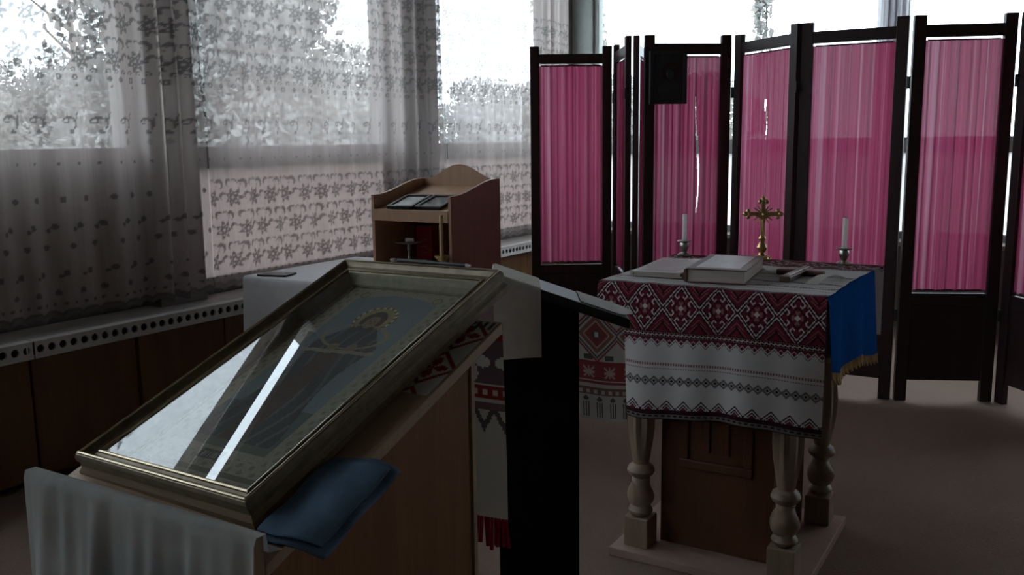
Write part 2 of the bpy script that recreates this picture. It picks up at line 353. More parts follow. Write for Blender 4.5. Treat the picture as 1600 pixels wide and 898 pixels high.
# ------------------------------------------------------------------ outdoors
tag(B().box(-60, 40, -30, 70, -1.3, -1.0).build('ground', 'lawn'), 'green lawn outside the windows', 'ground', kind='structure')
def tree(x, y, h, crowns, mat, label, n=11000, leaf=.055, thin=1.0):
    t = thing('tree', label, 'tree', (x, y, -1.0), group='trees outside the lace curtained windows')
    tr = B().tube((0, 0, 0), (.1, .05, h * .45), .16 * thin, .10 * thin, 8).tube((.1, .05, h * .45), (.0, 0, h * .85), .10 * thin, .03 * thin, 8)
    for k in range(6 if thin == 1 else 0):
        a = k * 1.1; z = h * (.35 + .07 * k); tr.tube((.07, .03, z), (math.cos(a) * .8, math.sin(a) * .8, z + .7), .05, .02, 6)
    tr.build('trunk', 'bark', t, True)
    for (cx, cy, cz, rx, rz, dens) in crowns:
        m = int(n * dens); d = rng.normal(size=(m, 3)); d /= np.linalg.norm(d, axis=1)[:, None]
        rad = rng.random(m) ** .45; c = d * rad[:, None] * np.array([rx, rx, rz]) * (1 + .25 * np.sin(d[:, :1] * 7 + d[:, 2:] * 5)) + np.array([cx, cy, cz])
        u = rng.normal(size=(m, 3)); u /= np.linalg.norm(u, axis=1)[:, None]; v = np.cross(u, rng.normal(size=(m, 3))); v /= np.linalg.norm(v, axis=1)[:, None]
        s = leaf * (.6 + .8 * rng.random((m, 1)))
        P = np.stack([c - u * s, c + v * s * .6, c + u * s, c - v * s * .6], 1).reshape(-1, 3)
        b = B(); b.v = [tuple(q) for q in P]; b.f = [(4 * i, 4 * i + 1, 4 * i + 2, 4 * i + 3) for i in range(m)]
        b.build('crown', mat, t)
tree(-11.4, 10.0, 8, [(0, 0, 4.3, 1.9, 3.3, 2.6), (-.2, -.6, 2.2, 1.7, 1.4, 1.2)], 'leafB', 'tall dark tree filling the middle of the left curtained windows', leaf=.075)
tree(-20.4, 13.6, 8, [(0, 0, 3.0, 2.4, 1.35, 1.8), (0, .9, 2.3, 2.6, 1.2, 1.4)], 'leafB', 'rounded tree behind the dark curtain fold at the left', leaf=.075)
tree(-16.4, 8.0, 3, [(0, 0, 2.6, 1.5, 1.0, 1.2)], 'leafA', 'low bushy tree at the far left behind the lace', leaf=.065)
tree(-14.6, 15.6, 5, [(0, 0, 2.9, 2.1, 1.5, 2.0)], 'leafA', 'broad tree right of the tall dark tree', leaf=.07)
tree(-12.4, 21.0, 4, [(0, 0, 2.7, 2.4, 1.2, 1.8)], 'leafB', 'broad low tree seen beside the window pillar', leaf=.07)
tree(-7.4, 18.2, 4, [(0, 0, 2.5, 1.9, 1.1, 1.3)], 'leafA', 'low tree beyond the curtain next to the folding screen', leaf=.065)
tree(-6.6, 12.4, 6, [(.1, .1, 4.6, .55, 1.5, .5)], 'leafA', 'slender green tree in the corner behind the folding screen', thin=.3)
tree(-3.87, 13.4, 6.5, [(0, 0, 4.5, .16, 1.1, .06)], 'leafB', 'thin sparse sapling outside the bright window', thin=.12)

# ------------------------------------------------------------------ lace curtains
def lace_value(s, z, dotted):
    out = np.zeros_like(s)
    def put(m, v=1.0): np.maximum(out, np.where(m, v, 0), out=out)
    zone = ((z > 1.655) & (z < 2.27)) | ((z > .725) & (z < 1.19) & (not dotted))
    rh, cw = .155, .128
    row = np.floor((z - .105) / rh); ly = (z - .105) - (row + .5) * rh
    sx = s / cw + .5 * (row % 2); lx = (sx - np.floor(sx) - .5) * cw
    r = np.hypot(lx, ly + .018); th = np.arctan2(ly + .018, lx)
    fl = (r < .047 * (.78 + .22 * np.cos(7 * th))) & (r > .007) & ~((r > .020) & (r < .0255) & (np.cos(7 * th) > -.2))
    put(zone & fl)
    def cres(cx, cy, rad, ox, oy):
        x = lx - cx; x = x - np.round(x / cw) * cw; y = ly - cy
        put(zone & (np.hypot(x, y) < rad) & (np.hypot(x - ox, y - oy) > rad * .78), .95)
    cres(.045, .050, .024, -.008, -.010); cres(-.026, .056, .020, .009, -.007); cres(.064, -.006, .019, .007, -.009); cres(.008, .064, .012, 0, -.006)
    st = np.abs(lx - .3 * ly - .02) < .0022; put(zone & st & (ly > .02), .7)
    def rings(zc, sp, r0, r1, off=0):
        x = (s / sp + off); x = (x - np.floor(x) - .5) * sp; q = np.hypot(x, z - zc); put((q < r1) & (q > r0))
    rings(1.632, .064, .004, .012); rings(1.664, .043, .006, .011, .3); rings(1.60, .128, .0, .006, .2)
    rings(1.285, .085, 0, .006, .1)
    sp = .118; x = s / sp; x = (x - np.floor(x) - .5) * sp; y = z - 1.445; q = np.hypot(x, y); a = np.arctan2(y, x)
    put((np.abs(q - .026) < .0042) & (a > -.8) & (a < 2.7)); put((np.abs(np.hypot(x + .012, y - .012) - .011) < .003))
    put((np.hypot(x - .008, y + .034) < .010)); put((np.abs(x - .028 - .25 * (y - .02)) < .003) & (y > .01) & (y < .05), .9)
    put((np.hypot((x - .01) * 1.6, y + .075) < .014), .45)
    if dotted:
        for k, zc in enumerate((1.14, 1.03, .95, .84, .76)):
            rings(zc, .10, 0, .013, .37 * k); 
            if k % 2: rings(zc - .012, .10, 0, .009, .37 * k + .22)
    hem = .655 + .016 * np.abs(np.sin(s * PI / .085))
    put((z < hem + .022) & (z > hem + .010), .9); rings(.715, .042, 0, .008, .5)
    put((z < hem + .010), .65)
    return out
def curtain(ya, yb, label, mat, dotted, step=.006, amp=.018, bunch=None, x0=-3.50, ztop=2.625):
    c = []
    nu = int((yb - ya) / step) + 1; nv = int((ztop - .645) / step) + 1
    y = np.linspace(ya, yb, nu); z = np.linspace(.645, ztop, nv); Y, Z = np.meshgrid(y, z)
    ph = rng.random(8) * 6.28
    D = amp * (np.sin(Y * 31 + ph[0] + .5 * np.sin(Z * 1.1)) * .6 + np.sin(Y * 53 + ph[1]) * .35 + .5 * np.sin(Y * 11 + ph[2] + .4 * Z))
    s = Y.copy() + .012 * np.sin(Y * 9 + ph[3])
    Yd = Y + .008 * np.sin(Z * 2.2 + Y * 4 + ph[4])
    if bunch:
        for (yc, wd, am, fr) in bunch:
            g = np.exp(-((Y - yc) / wd) ** 2); D = D + g * am * (1 + np.sin(Y * fr + ph[5])) ; s = s + 0
    hem = .655 + .016 * np.abs(np.sin(s * PI / .085)) 
    Zz = np.where(Z < .70, np.maximum(Z, hem - .01), Z)
    P = np.stack([x0 + D, Yd, Zz], 2)
    o = gridmesh('lace_curtain', P, mat, attr=('lace', lace_value(s, Zz, dotted)))
    tag(o, label, 'curtain', 'lace curtains along the window wall')
    return o
curtain(.73, 2.975, 'beige lace curtain at the left edge with dotted dark lower half', 'lace_dark', True, bunch=[(2.80, .13, .03, 70), (2.3, .3, .014, 26)])
curtain(3.00, 4.965, 'pale lace curtain with flowers behind the white tablecloth table', 'lace', False, x0=-3.515, bunch=[(4.85, .14, .03, 60)])
curtain(4.985, 6.70, 'pale lace curtain with flowers next to the folding screen', 'lace', False, bunch=[(6.35, .1, .03, 60)])
curtain(-1.2, .70, 'beige lace curtain beside the viewer, outside the picture', 'lace_dark', True, step=.02)
rd = thing('curtain_rod', 'long metal curtain rod carrying the lace curtains', 'curtain rod', (-3.5, 2.72, 2.640))
B().tube((0, -4.0, 0), (0, 4.0, 0), .010, n=10).build('rod', 'rod', rd, True)
for y in PY[1:]: B().box(-.08, .0, y[0] + .08 - 2.72, y[0] + .10 - 2.72, -.008, .008).build('bracket', 'rod', rd)

# ------------------------------------------------------------------ folding screens
HS = 1.93
def fabric_mesh(parent, L, seed, tears=()):
    r = np.random.default_rng(seed); nu, nv = 150, 40
    u = np.linspace(.028, L - .028, nu); z = np.linspace(.578, 1.812, nv); U, Z = np.meshgrid(u, z)
    ph = r.random(8) * 6.28; D = np.zeros_like(U)
    for k, f in enumerate((55, 83, 131, 190, 267)):
        D += (.0035, .004, .003, .0024, .0018)[k] * np.sin(U * f * (1 + .04 * r.random()) + ph[k] + .25 * np.sin(Z * 2 + ph[5]))
    keep = np.ones((nv - 1, nu - 1), bool); uc = (U[:-1, :-1] + U[1:, 1:]) / 2; zc = (Z[:-1, :-1] + Z[1:, 1:]) / 2
    for (tu, za, zb, wd) in tears:
        t = (zc - za) / (zb - za); wv = wd * np.sin(np.clip(t, 0, 1) * PI) ** .8
        keep &= ~((t > 0) & (t < 1) & (np.abs(uc - tu - .012 * np.sin(t * 5)) < wv))
    P = np.stack([U, D, Z], 2)
    return gridmesh('pink_fabric', P, 'pink', parent, keep=keep)
def screen(label, pans, loc):
    root = thing('folding_screen', label, 'folding screen', (loc[0], loc[1], 0))
    for k, (a, b, tears) in enumerate(pans):
        a = Vector(a); b = Vector(b); d = b - a; L0 = d.length; d.normalize(); a = a - d * .0; L = L0
        ang = math.atan2(d.y, d.x)
        p = B().box(.029, L - .029, -.009, .009, .108, .50).build('screen_panel', 'screenwood', root, bevel=.002)
        p.location = (a.x - loc[0], a.y - loc[1], 0); p.rotation_euler = (0, 0, ang)
        for x in (0, L):
            B().box(x - .029, x + .029, -.017, .017, 0, HS).build('post', 'screenwood', p, bevel=.003)
        B().box(.029, L - .029, -.014, .014, 1.825, 1.884).build('rail', 'screenwood', p, bevel=.003)
        B().box(.029, L - .029, -.014, .014, .50, .562).build('rail', 'screenwood', p, bevel=.003)
        B().tube((.04, 0, 1.812), (L - .04, 0, 1.812), .004, n=6).build('rod', 'screenwood', p)
        B().tube((.04, 0, .578), (L - .04, 0, .578), .004, n=6).build('rod', 'screenwood', p)
        fabric_mesh(p, L, 40 + k + int(loc[0] * 10), tears)
        if k < len(pans) - 1:
            for z in (.42, 1.58):
                B().box(L + .030, L + .044, -.02, -.014, z, z + .06).tube((L + .040, -.02, z), (L + .040, -.02, z + .06), .006, n=8).build('hinge', 'blackwood', p)
    return root
screen('shorter folded screen of dark wood with deep pink cloth by the lace curtains', [((-2.88, 5.06), (-2.50, 5.31), ()), ((-2.425, 5.285), (-2.170, 4.885), ()), ((-2.122, 4.90), (-2.275, 5.43), ())], (-2.6, 5.2))
screen('wide zigzag folding screen of dark wood with pink cloth behind the altar table',
       [((-2.054, 4.92), (-1.70, 5.19), ((.285, .9, 1.62, .006),)), ((-1.625, 5.21), (-1.236, 4.906), ((.255, 1.35, 1.56, .012),)), ((-1.178, 4.914), (-.726, 4.928), ()), ((-.654, 4.949), (-.272, 5.124), ()), ((-.197, 5.12), (.14, 4.74), ())], (-1.0, 5.0))

# ------------------------------------------------------------------ table with white cloth by the windows, cabinet on it
TX0, TX1, TY0, TY1, TZ = -3.236, -2.285, 2.935, 3.72, .75
t = thing('table', 'table under a white tablecloth below the lace curtains', 'table', ((TX0 + TX1) / 2, (TY0 + TY1) / 2, 0))
hx, hy = (TX1 - TX0) / 2 - .008, (TY1 - TY0) / 2 - .008
B().box(-hx, hx, -hy, hy, .72, .745).build('table_top', 'laminate', t, bevel=.004)
for sx in (-1, 1):
    for sy in (-1, 1): B().box(sx * (hx - .05) - .022, sx * (hx - .05) + .022, sy * (hy - .05) - .022, sy * (hy - .05) + .022, 0, .72).build('leg', 'laminate', t)
def drape_box(x0, x1, y0, y1, zt, drop, n=48, amp=.010, seed=3):
    # closed cloth: square rings from the top centre over the edge and down, with soft folds
    r = np.random.default_rng(seed); per = []
    def side(a, b, m): return [(a[0] + (b[0] - a[0]) * k / m, a[1] + (b[1] - a[1]) * k / m) for k in range(m)]
    c = [(x0, y0), (x1, y0), (x1, y1), (x0, y1)]
    for k in range(4): per += side(c[k], c[(k + 1) % 4], n)
    per = np.array(per + [per[0]]); cen = np.array([(x0 + x1) / 2, (y0 + y1) / 2]); ph = np.arange(len(per))
    nrm = np.zeros_like(per); nrm[:n, 1] = -1; nrm[n:2 * n, 0] = 1; nrm[2 * n:3 * n, 1] = 1; nrm[3 * n:4 * n, 0] = -1; nrm[-1] = nrm[0]
    rows = [np.column_stack([cen + (per - cen) * q, np.full(len(per), zt)]) for q in (0.001, .5, .95, .995)]
    rows.append(np.column_stack([per + nrm * .003, np.full(len(per), zt - .004)]))
    fold = np.sin(ph * 2 * PI / 16 + 1) * .6 + np.sin(ph * 2 * PI * 13 / (4 * n)) * .5
    for q in np.linspace(.04, 1, 12):
        rows.append(np.column_stack([per + nrm * (.004 + .004 + q * amp * (1 + fold))[:, None], np.full(len(per), zt - .004 - drop * q)]))
    return np.array(rows)
tag(gridmesh('tablecloth', drape_box(TX0, TX1, TY0, TY1, .750, .30), 'whitecloth'), 'plain white tablecloth hanging over the table below the windows', 'tablecloth')
# small dark icon on the table corner
o = thing('small_icon', 'small dark flat icon lying on the corner of the white tablecloth', 'icon', (-3.10, 3.01, .751), (0, 0, .25))
B().box(-.075, .075, -.05, .05, 0, .010).build('board', 'darkglass', o, bevel=.002); B().box(-.055, .055, -.035, .035, .010, .0115).build('picture', 'bookbrown', o)

CX0, CX1, CY0, CY1, CZ = -2.745, -2.295, 3.28, 3.69, .752
cab = thing('cabinet', 'small wooden desk cabinet with arched back standing on the white tablecloth', 'cabinet', ((CX0 + CX1) / 2, (CY0 + CY1) / 2, CZ))
W = (CX1 - CX0) / 2; D = (CY1 - CY0) / 2
def ease(t): return t * t * (3 - 2 * t)
zf, zb_ = 1.115 - CZ, 1.178 - CZ
prof = [(-D, 0), (D, 0), (D, zb_)] + [(D - .03 - (2 * D - .05) * k / 12, zb_ + (zf - zb_) * ease(k / 12)) for k in range(13)] + [(-D, zf)]
B().prism(prof, 'x', -W, -W + .016).build('side_panel', 'laminate', cab, bevel=.0015)
B().prism(prof, 'x', W - .016, W).build('side_panel', 'laminate_red', cab, bevel=.0015)
pk = 1.245 - CZ
bp = [(-W + .017, .0), (W - .017, .0), (W - .017, zb_ - .005)] + [(W - .017 - (2 * W - .034) * k / 24, zb_ - .005 + (pk - zb_ + .005) * (.5 - .5 * math.cos(2 * PI * k / 24))) for k in range(1, 24)] + [(-W + .017, zb_ - .005)]
B().prism(bp, 'y', D - .016, D).build('back_panel', 'laminate', cab, bevel=.0015)
B().box(-W + .017, W - .017, -D + .004, D - .017, .022, .040).build('bottom_shelf', 'laminate', cab)
B().prism([(-D + .004, .278), (D - .017, .372), (D - .017, .388), (-D + .004, .294)], 'x', -W + .017, W - .017).build('sloping_shelf', 'laminate', cab)
B().box(-W + .017, W - .017, -D - .002, -D + .004, .245, .298).build('lip', 'laminate', cab, bevel=.001)
for x in (-.03, .17): B().tube((x, -D - .0035, .277), (x, -D - .002, .277), .004, n=8).build('screw', 'rod', cab)
# diptych of two small framed icons on the sloping shelf
sl = math.atan2(.094, 2 * D - .021)
dp = thing('diptych', 'folding pair of small icons in dark frames on the sloping cabinet shelf', 'icon', ((-2.52), 3.385, 1.063 + .010), (sl, 0, .08))
for k, x in enumerate((-.075, .075)):
    fr = B()
    for (a, b, c, d) in ((-.07, .07, -.092, -.078), (-.07, .07, .078, .092), (-.07, -.056, -.078, .078), (.056, .07, -.078, .078)): fr.box(x + a, x + b, c, d, 0, .016)
    fr.build('frame', 'blackwood', dp, bevel=.0015)
    B().box(x - .056, x + .056, -.078, .078, .002, .006).build('picture', 'bookpale' if k == 0 else 'bookcover', dp)
    B().box(x - .056, x + .056, -.078, .078, .010, .0115).build('glass', 'iconglass', dp)
# things inside the cabinet
zc = CZ + .0405
def stand(x, y, label):
    s = thing('tray_stand', label, 'stand', (x, y, zc))
    B().lathe([(.032, 0), (.032, .006), (.014, .014), (.007, .022), (.006, .055), (.010, .06), (.008, .085)], n=16).build('stem', 'silver', s, True)
    B().lathe([(.006, .085), (.03, .088), (.064, .094), (.072, .102), (.069, .102), (.03, .095), (.004, .094)], n=24).build('tray', 'silver', s, True)
    return s
stand(-2.625, 3.40, 'small tarnished metal tray on a stem inside the cabinet')
e = thing('candle_end', 'stubby pale candle end lying on the metal tray inside the cabinet', 'candle', (-2.615, 3.39, zc + .097))
B().tube((-.02, 0, .010), (.02, .006, .010), .010, .009, 12).build('wax', 'wax', e, True); B().tube((.02, .006, .01), (.027, .008, .012), .0012, n=6).build('wick', 'wick', e)
for (x, y, lb) in ((-2.665, 3.33, 'tiny round pale tin at the foot of the metal tray'), (-2.50, 3.34, 'tiny round pale tin in front of the red box')):
    q = thing('small_tin', lb, 'tin', (x, y, zc)); B().lathe([(.015, 0), (.016, .004), (.016, .016)], n=14).build('body', 'silver', q, True); B().lathe([(.017, .016), (.017, .022), (.013, .024)], n=14).build('lid', 'wax', q, True)
rb = thing('red_box', 'deep red upright book box standing inside the cabinet', 'box', (-2.635, 3.56, zc))
B().box(-.045, .045, -.03, .03, 0, .16).build('body', 'red', rb, bevel=.003); B().box(-.049, .049, -.034, .034, .16, .166).build('lid', 'bookbrown', rb, bevel=.001)
for z in (.03, .06, .09): B().box(-.02, .02, -.0312, -.03, z, z + .004).build('gilt_line', 'gold', rb)
cs = thing('candle_cup', 'brass cup holding a tall thin yellow candle inside the cabinet', 'candle holder', (-2.318, 3.235, TZ + .0015))
B().lathe([(.026, 0), (.026, .006), (.011, .012), (.009, .06), (.013, .075), (.024, .092), (.034, .104), (.034, .108), (.012, .10), (.004, .098)], n=18).build('cup', 'gold', cs, True)
B().lathe([(.0085, .098), (.0085, .285), (.003, .288)], n=12).build('candle', 'waxyel', cs, True)

# ------------------------------------------------------------------ near lectern with the big framed icon
LZ = lambda y: .985 + (y - 1.504) * .364           # board surface
LX0, LX1, LY0, LY1 = -1.49, -.945, .865, 1.52
lec = thing('lectern', 'brown veneered sloping lectern carrying the large framed icon', 'lectern', (-1.22, 1.2, 0))
def L(*p): return (p[0] + 1.22, p[1] - 1.2)
x0, x1 = LX0 + 1.22, LX1 + 1.22
B().prism([(LY0 - 1.2, LZ(LY0) - .022), (LY1 - 1.2, LZ(LY1) - .022), (LY1 - 1.2, LZ(LY1)), (LY0 - 1.2, LZ(LY0))], 'x', x0, x1).build('top_board', 'lecternedge', lec, bevel=.002)
B().box(x0, x1, LY0 - .018 - 1.2, LY0 - .001 - 1.2, LZ(LY0) - .03, .800).build('ledge', 'lecternedge', lec, bevel=.002)
for (a, b) in ((x0 + .035, x0 + .053), (x1 - .056, x1 - .038)):
    B().prism([(-.29, .0), (.255, .0), (.255, LZ(1.455) - .023), (-.29, LZ(.91) - .023)], 'x', a, b).build('side_panel', 'lectern', lec, bevel=.001)
B().box(x0 + .055, x1 - .058, .20, .216, .0, LZ(1.40) - .026).build('back_panel', 'lectern', lec)
B().box(x1 - .060, x1 - .034, .2555, .267, .0, LZ(1.46) - .024).build('edge_strip', 'lecternedge', lec)
B().box(x0 + .055, x1 - .058, -.28, .198, .30, .318).build('shelf', 'lectern', lec)

IW, IL, ITH = .444, .758, .050
def R3(yaw, tilt, roll):
    return Matrix.Rotation(yaw, 3, 'Z') @ Matrix.Rotation(tilt, 3, 'X') @ Matrix.Rotation(roll, 3, 'Y')
icon = thing('framed_icon', 'large glazed icon of a haloed robed figure in a bronze frame', 'icon')
Mi = R3(-.028, .357, -.009); ci = Vector((-1.232, 1.262, .950)) - Mi @ Vector((0, 0, ITH))
icon.matrix_world = Matrix.Translation(ci) @ Mi.to_4x4()
def mould(prof, name, mat, parent, w=IW, l=IL):
    # mitred moulding: prof = (inset from outer edge, height)
    b = B(); n = len(prof); c = []
    for (sx, sy) in ((-1, -1), (1, -1), (1, 1), (-1, 1)):
        for (d, h) in prof: c.append((sx * (w / 2 - d), sy * (l / 2 - d), h))
    fs = []
    for k in range(4):
        for j in range(n): fs.append((k * n + j, ((k + 1) % 4) * n + j, ((k + 1) % 4) * n + (j + 1) % n, k * n + (j + 1) % n))
    return b.add(c, fs).build(name, mat, parent)
mould([(.002, .006), (.002, .030), (-.001, .034), (-.001, .042), (.002, .048), (.006, .050), (.010, .049), (.013, .044), (.016, .040), (.022, .037), (.026, .039), (.0275, .038), (.0275, .006)], 'frame', 'bronze', icon)
mould([(.0275, .037), (.028, .041), (.030, .0425), (.033, .041), (.034, .036), (.0275, .034)], 'gold_lip', 'goldlip', icon)
mould([(.0035, .0495), (.004, .0515), (.006, .0525), (.008, .0515), (.0085, .0495)], 'gold_bead', 'goldlip', icon)
mould([(.034, .035), (.038, .030), (.043, .022), (.052, .014), (.058, .012), (.058, .006), (.034, .006)], 'inner_slip', 'slip', icon)
mould([(-.004, .0), (-.004, .012), (.0, .018), (.002, .022), (.02, .022), (.02, .0)], 'base_moulding', 'frameside', icon)
B().box(-IW / 2 + .02, IW / 2 - .02, -IL / 2 + .02, IL / 2 - .02, .001, .006).build('backboard', 'boxwood', icon)
def icon_picture():
    nx, ny = 130, 220; hw, hl = IW / 2 - .056, IL / 2 - .056
    xs = np.linspace(-hw, hw, nx); ys = np.linspace(-hl, hl, ny); X, Y = np.meshgrid(xs, ys)
    x = (X[:-1, :-1] + X[1:, 1:]) / 2; y = (Y[:-1, :-1] + Y[1:, 1:]) / 2
    c = np.zeros(x.shape + (3,)); nz = rng.random(x.shape)
    def fill(m, col, j=.0): c[m] = np.array(col) * (1 + j * (nz[m] - .5))[:, None]
    fill(x < 9, (.44, .38, .29), .25)                                   # parchment ornament border
    orn = (np.sin(x * 210) * np.sin(y * 210) > .35) & ((np.abs(x) > .125) | (np.abs(y - .025) > .29)); fill(orn, (.30, .25, .18), .2)
    band = (np.abs(np.maximum(np.abs(x) / .157, np.abs(y - .012) / .318) - 1) < .018); fill(band, (.22, .18, .12))
    arch = (np.abs(x) < .112) & (y > -.245) & (y < .275 + .025 * np.cos(x / .112 * PI / 2))
    fill(arch, (.27, .30, .32), .12)                                    # blue grey ground
    fill(arch & (y < -.12), (.16, .17, .17), .2)
    fill(arch & (y < -.20 + .02 * np.sin(x * 40)), (.20, .19, .15), .2)
    rh = np.hypot(x, y - .20); fill(rh < .046, (.46, .36, .18), .2); fill((rh < .052) & (rh > .044), (.24, .17, .08)); 
    fill((np.abs(rh - .048) < .003) & (np.cos(np.arctan2(y - .2, x) * 18) > 0), (.75, .66, .45))
    hw_ = np.where(y > .10, .035 + (.165 - y) * .75, .085 - .02 * np.cos((y + .02) * 14))
    robe = (np.abs(x) < hw_) & (y < .165) & (y > -.225); fill(robe, (.105, .10, .105), .25)
    fold = robe & (np.sin(x * 180 + 4 * np.sin(y * 16)) > .72); fill(fold, (.19, .175, .16), .2)
    fill(robe & (np.abs(x + .004) < .028) & (y < .06), (.15, .10, .085), .25)
    fill((np.hypot((x) / .030, (y - .192) / .040) < 1), (.13, .085, .075), .15)       # veil
    fill((np.hypot((x) / .018, (y - .188) / .024) < 1), (.36, .235, .155), .12)       # face
    fill((np.abs(np.abs(x) - .007) < .0032) & (np.abs(y - .192) < .0025), (.07, .045, .03)); fill((np.abs(x) < .0015) & (np.abs(y - .185) < .006), (.24, .14, .09)); fill((np.abs(x) < .005) & (np.abs(y - .176) < .0018), (.30, .10, .08))
    fill(np.abs(np.hypot(x / .9, (y - .13) / .5) - .09) < .006, (.40, .32, .18), .2)      # gold hem of the mantle
    fill((np.hypot((x - .025) / .014, (y - .085) / .020) < 1) | (np.hypot((x + .022) / .014, (y - .080) / .020) < 1), (.36, .24, .16))
    fill((np.abs(y - .072 - .06 * x) < .006) & (np.abs(x) < .095), (.42, .35, .24), .2)   # scarf held in both hands
    for sx in (-.112, .112): r2 = np.hypot(x - sx * .9, y - .292); fill(r2 < .013, (.28, .22, .14)); fill(r2 < .009, (.46, .38, .26))
    pl = np.maximum(np.abs(x) / .030, np.abs(y + .268) / .012); fill(pl < 1, (.13, .11, .09)); fill((pl < .85) & (np.sin(x * 900) > .1) & (np.abs(y + .268) < .008), (.50, .45, .36))
    c *= .88
    P = np.stack([X, Y, np.full_like(X, .010)], 2)
    return gridmesh('picture', P, 'iconpaint', icon, cols=c, smooth=False)
icon_picture()
B().box(-IW / 2 + .0345, IW / 2 - .0345, -IL / 2 + .0345, IL / 2 - .0345, .0355, .0375).build('glass', 'iconglass', icon)
wd = thing('wooden_pointer', 'thin dark pointer with pale tip resting on the upper icon frame', 'pointer', (-1.18, 1.612, 1.0835), (0, 0, -.03))
B().tube((-.10, 0, .0045), (.09, 0, .0045), .0045, .004, 8).build('shaft', 'blackwood', wd, True); B().tube((.09, 0, .0045), (.102, 0, .0045), .0042, .002, 8).build('tip', 'wax', wd, True)

# white sheer cloth over the low front of the lectern
def front_cloth():
    nu, nv = 140, 60; u = np.linspace(LX0 - .008, LX1 + .006, nu)
    path = [(LY0 + .030, LZ(LY0 + .03) + .003), (LY0 + .002, LZ(LY0) + .02), (LY0 - .001, .802), (LY0 - .020, .802)]
    v = np.linspace(0, 1, nv); rows = []
    for (y, z) in path: rows.append(np.stack([u, np.full(nu, y), np.full(nu, z)], 1))
    f = .6 * np.sin(u * 48 + 1) + .45 * np.sin(u * 83 + 2) + .3 * np.sin(u * 140)
    for k, q in enumerate(np.linspace(.02, 1, nv)):
        amp = .003 + .020 * min(1, q * 2.5)
        rows.append(np.stack([u + .012 * q * np.sin(u * 20), LY0 - .0225 - amp * (1 + .75 * f), np.full(nu, .802 - .62 * q)], 1))
    return np.array(rows)
tag(gridmesh('lectern_cloth', front_cloth(), 'sheerwhite'), 'sheer white cloth hanging in folds from the low front edge of the lectern', 'cloth')

# ------------------------------------------------------------------ embroidery patterns (face colours on a stitch grid)
WH, RD, DK, PK, GY = (.60, .56, .55), (.165, .018, .038), (.040, .011, .020), (.29, .14, .14), (.16, .15, .14)
def altar_pattern(nu, nv, cell, W, d):
    """d: signed distance (m) along the cloth from the front table edge, positive downwards, for each row."""
    c = np.zeros((nv, nu, 3)); c[:] = WH
    i = np.arange(nu)[None, :] * np.ones((nv, 1)); j = d[:, None] / cell * np.ones((1, nu))
    def zone(dd):
        # dd in cells from the zone start: border (8), lozenges (54), border (8), teeth (12)
        m = (dd >= 0) & (dd < 70); out = np.zeros((nv, nu, 3)); out[:] = DK
        xs = np.abs(np.mod(i + 4, 43) - 21.5); ys = np.abs(np.floor(dd) - 34.5)
        a = np.floor(xs) / 21.5 + np.floor(ys) / 27; q = np.abs(np.floor(xs) / 21.5 - np.floor(ys) / 27)
        def F(k, col): out[k] = col
        F(a > 1.16, RD); F((a > 1.30) & (np.mod(np.floor(xs) + np.floor(ys), 4) < 1), PK); F((a > 1.52), DK); F(a > 1.66, RD)
        F((a > .985) & (a <= 1.055), WH)
        F(a < .90, RD); F((a > .80) & (a <= .87) & (q > .14), WH); F((a > .70) & (a <= .80), DK)
        F((q > .14) & (q < .24) & (a > .52) & (a < .87), WH); F((a > .52) & (a < .60) & (q > .14) & (q < .42), WH)
        F((a > .36) & (a < .44), DK); F((a < .32) & (q > .10) & (q < .24), PK); F(a < .10, WH); F((q < .06) & (a > .86) & (a < .99), PK)
        for (lo, hi) in ((0, 8), (62, 70)):
            b = (dd >= lo) & (dd < hi); r = np.floor(dd - lo)
            F(b, DK); F(b & ((r == 1) | (r == 6)) & (np.mod(i, 3) < 2), PK); F(b & ((r == 3) | (r == 4)) & (np.mod(i + 2 * (r > 3), 5) < 3), WH); F(b & ((r == 2) | (r == 5)) & (np.mod(i, 5) < 1), PK)
        c[m] = out[m]
        th = (dd >= 70) & (dd < 82); tx = np.abs(np.mod(i, 14) - 7); ty = np.floor(dd - 70)
        c[th & (tx + ty < 10)] = DK; c[th & (tx + ty < 6)] = RD; c[th & (np.abs(tx + ty - 7.5) < .7)] = WH; c[th & (np.abs(tx - ty + 1) < .8)] = WH
    def rule(lo, n, kind):
        lo, n = lo * 1.37, round(n * 1.37); q = np.floor(j - lo); b = (q >= 0) & (q < n)
        if kind == 'line': c[b & (np.mod(i, 3) < 2)] = PK
        if kind == 'diamond':
            x = np.abs(np.mod(i, 10) - 4.5); y = np.abs(q - n / 2 + .5); c[b & (np.abs(x + y - 4.5) < 1.2)] = GY; c[b & (x + y < 1.6)] = DK
        if kind == 'band':
            x = np.abs(np.mod(i, 20) - 9.5); y = n - 9 - q; up = b & (q < n - 8)
            c[up & (x + y < 16) & (np.mod(np.floor(x + y), 4) < 2)] = DK; c[up & (x + y < 7)] = RD; c[up & (np.abs(x - y - 2) < .8) & (x + y < 13)] = WH; c[up & (y < 3)] = DK
            e = q - (n - 8); bb = b & (e >= 0); c[bb] = GY; c[bb & ((e < 2) | (e > 6))] = DK; c[bb & ((e == 3) | (e == 4)) & (np.mod(i, 7) < 4)] = DK
    zone(j + 11)                                                 # dense panel over the front edge
    rule(64, 2, 'line'); rule(68, 1, 'line'); rule(75, 8, 'diamond'); rule(89, 22, 'band')
    for s0 in (-24, -34, -46, -58, -86, -100):
        rule(s0, 1.6, 'line')
        if s0 in (-34, -58, -100): rule(s0 - 6, 5, 'diamond')
    zone(-(j + 208))                                             # mirrored dense panel at the back
    return c
AX0, AX1, AY0, AY1, AZ = -1.245, -.548, 2.605, 3.345, .9
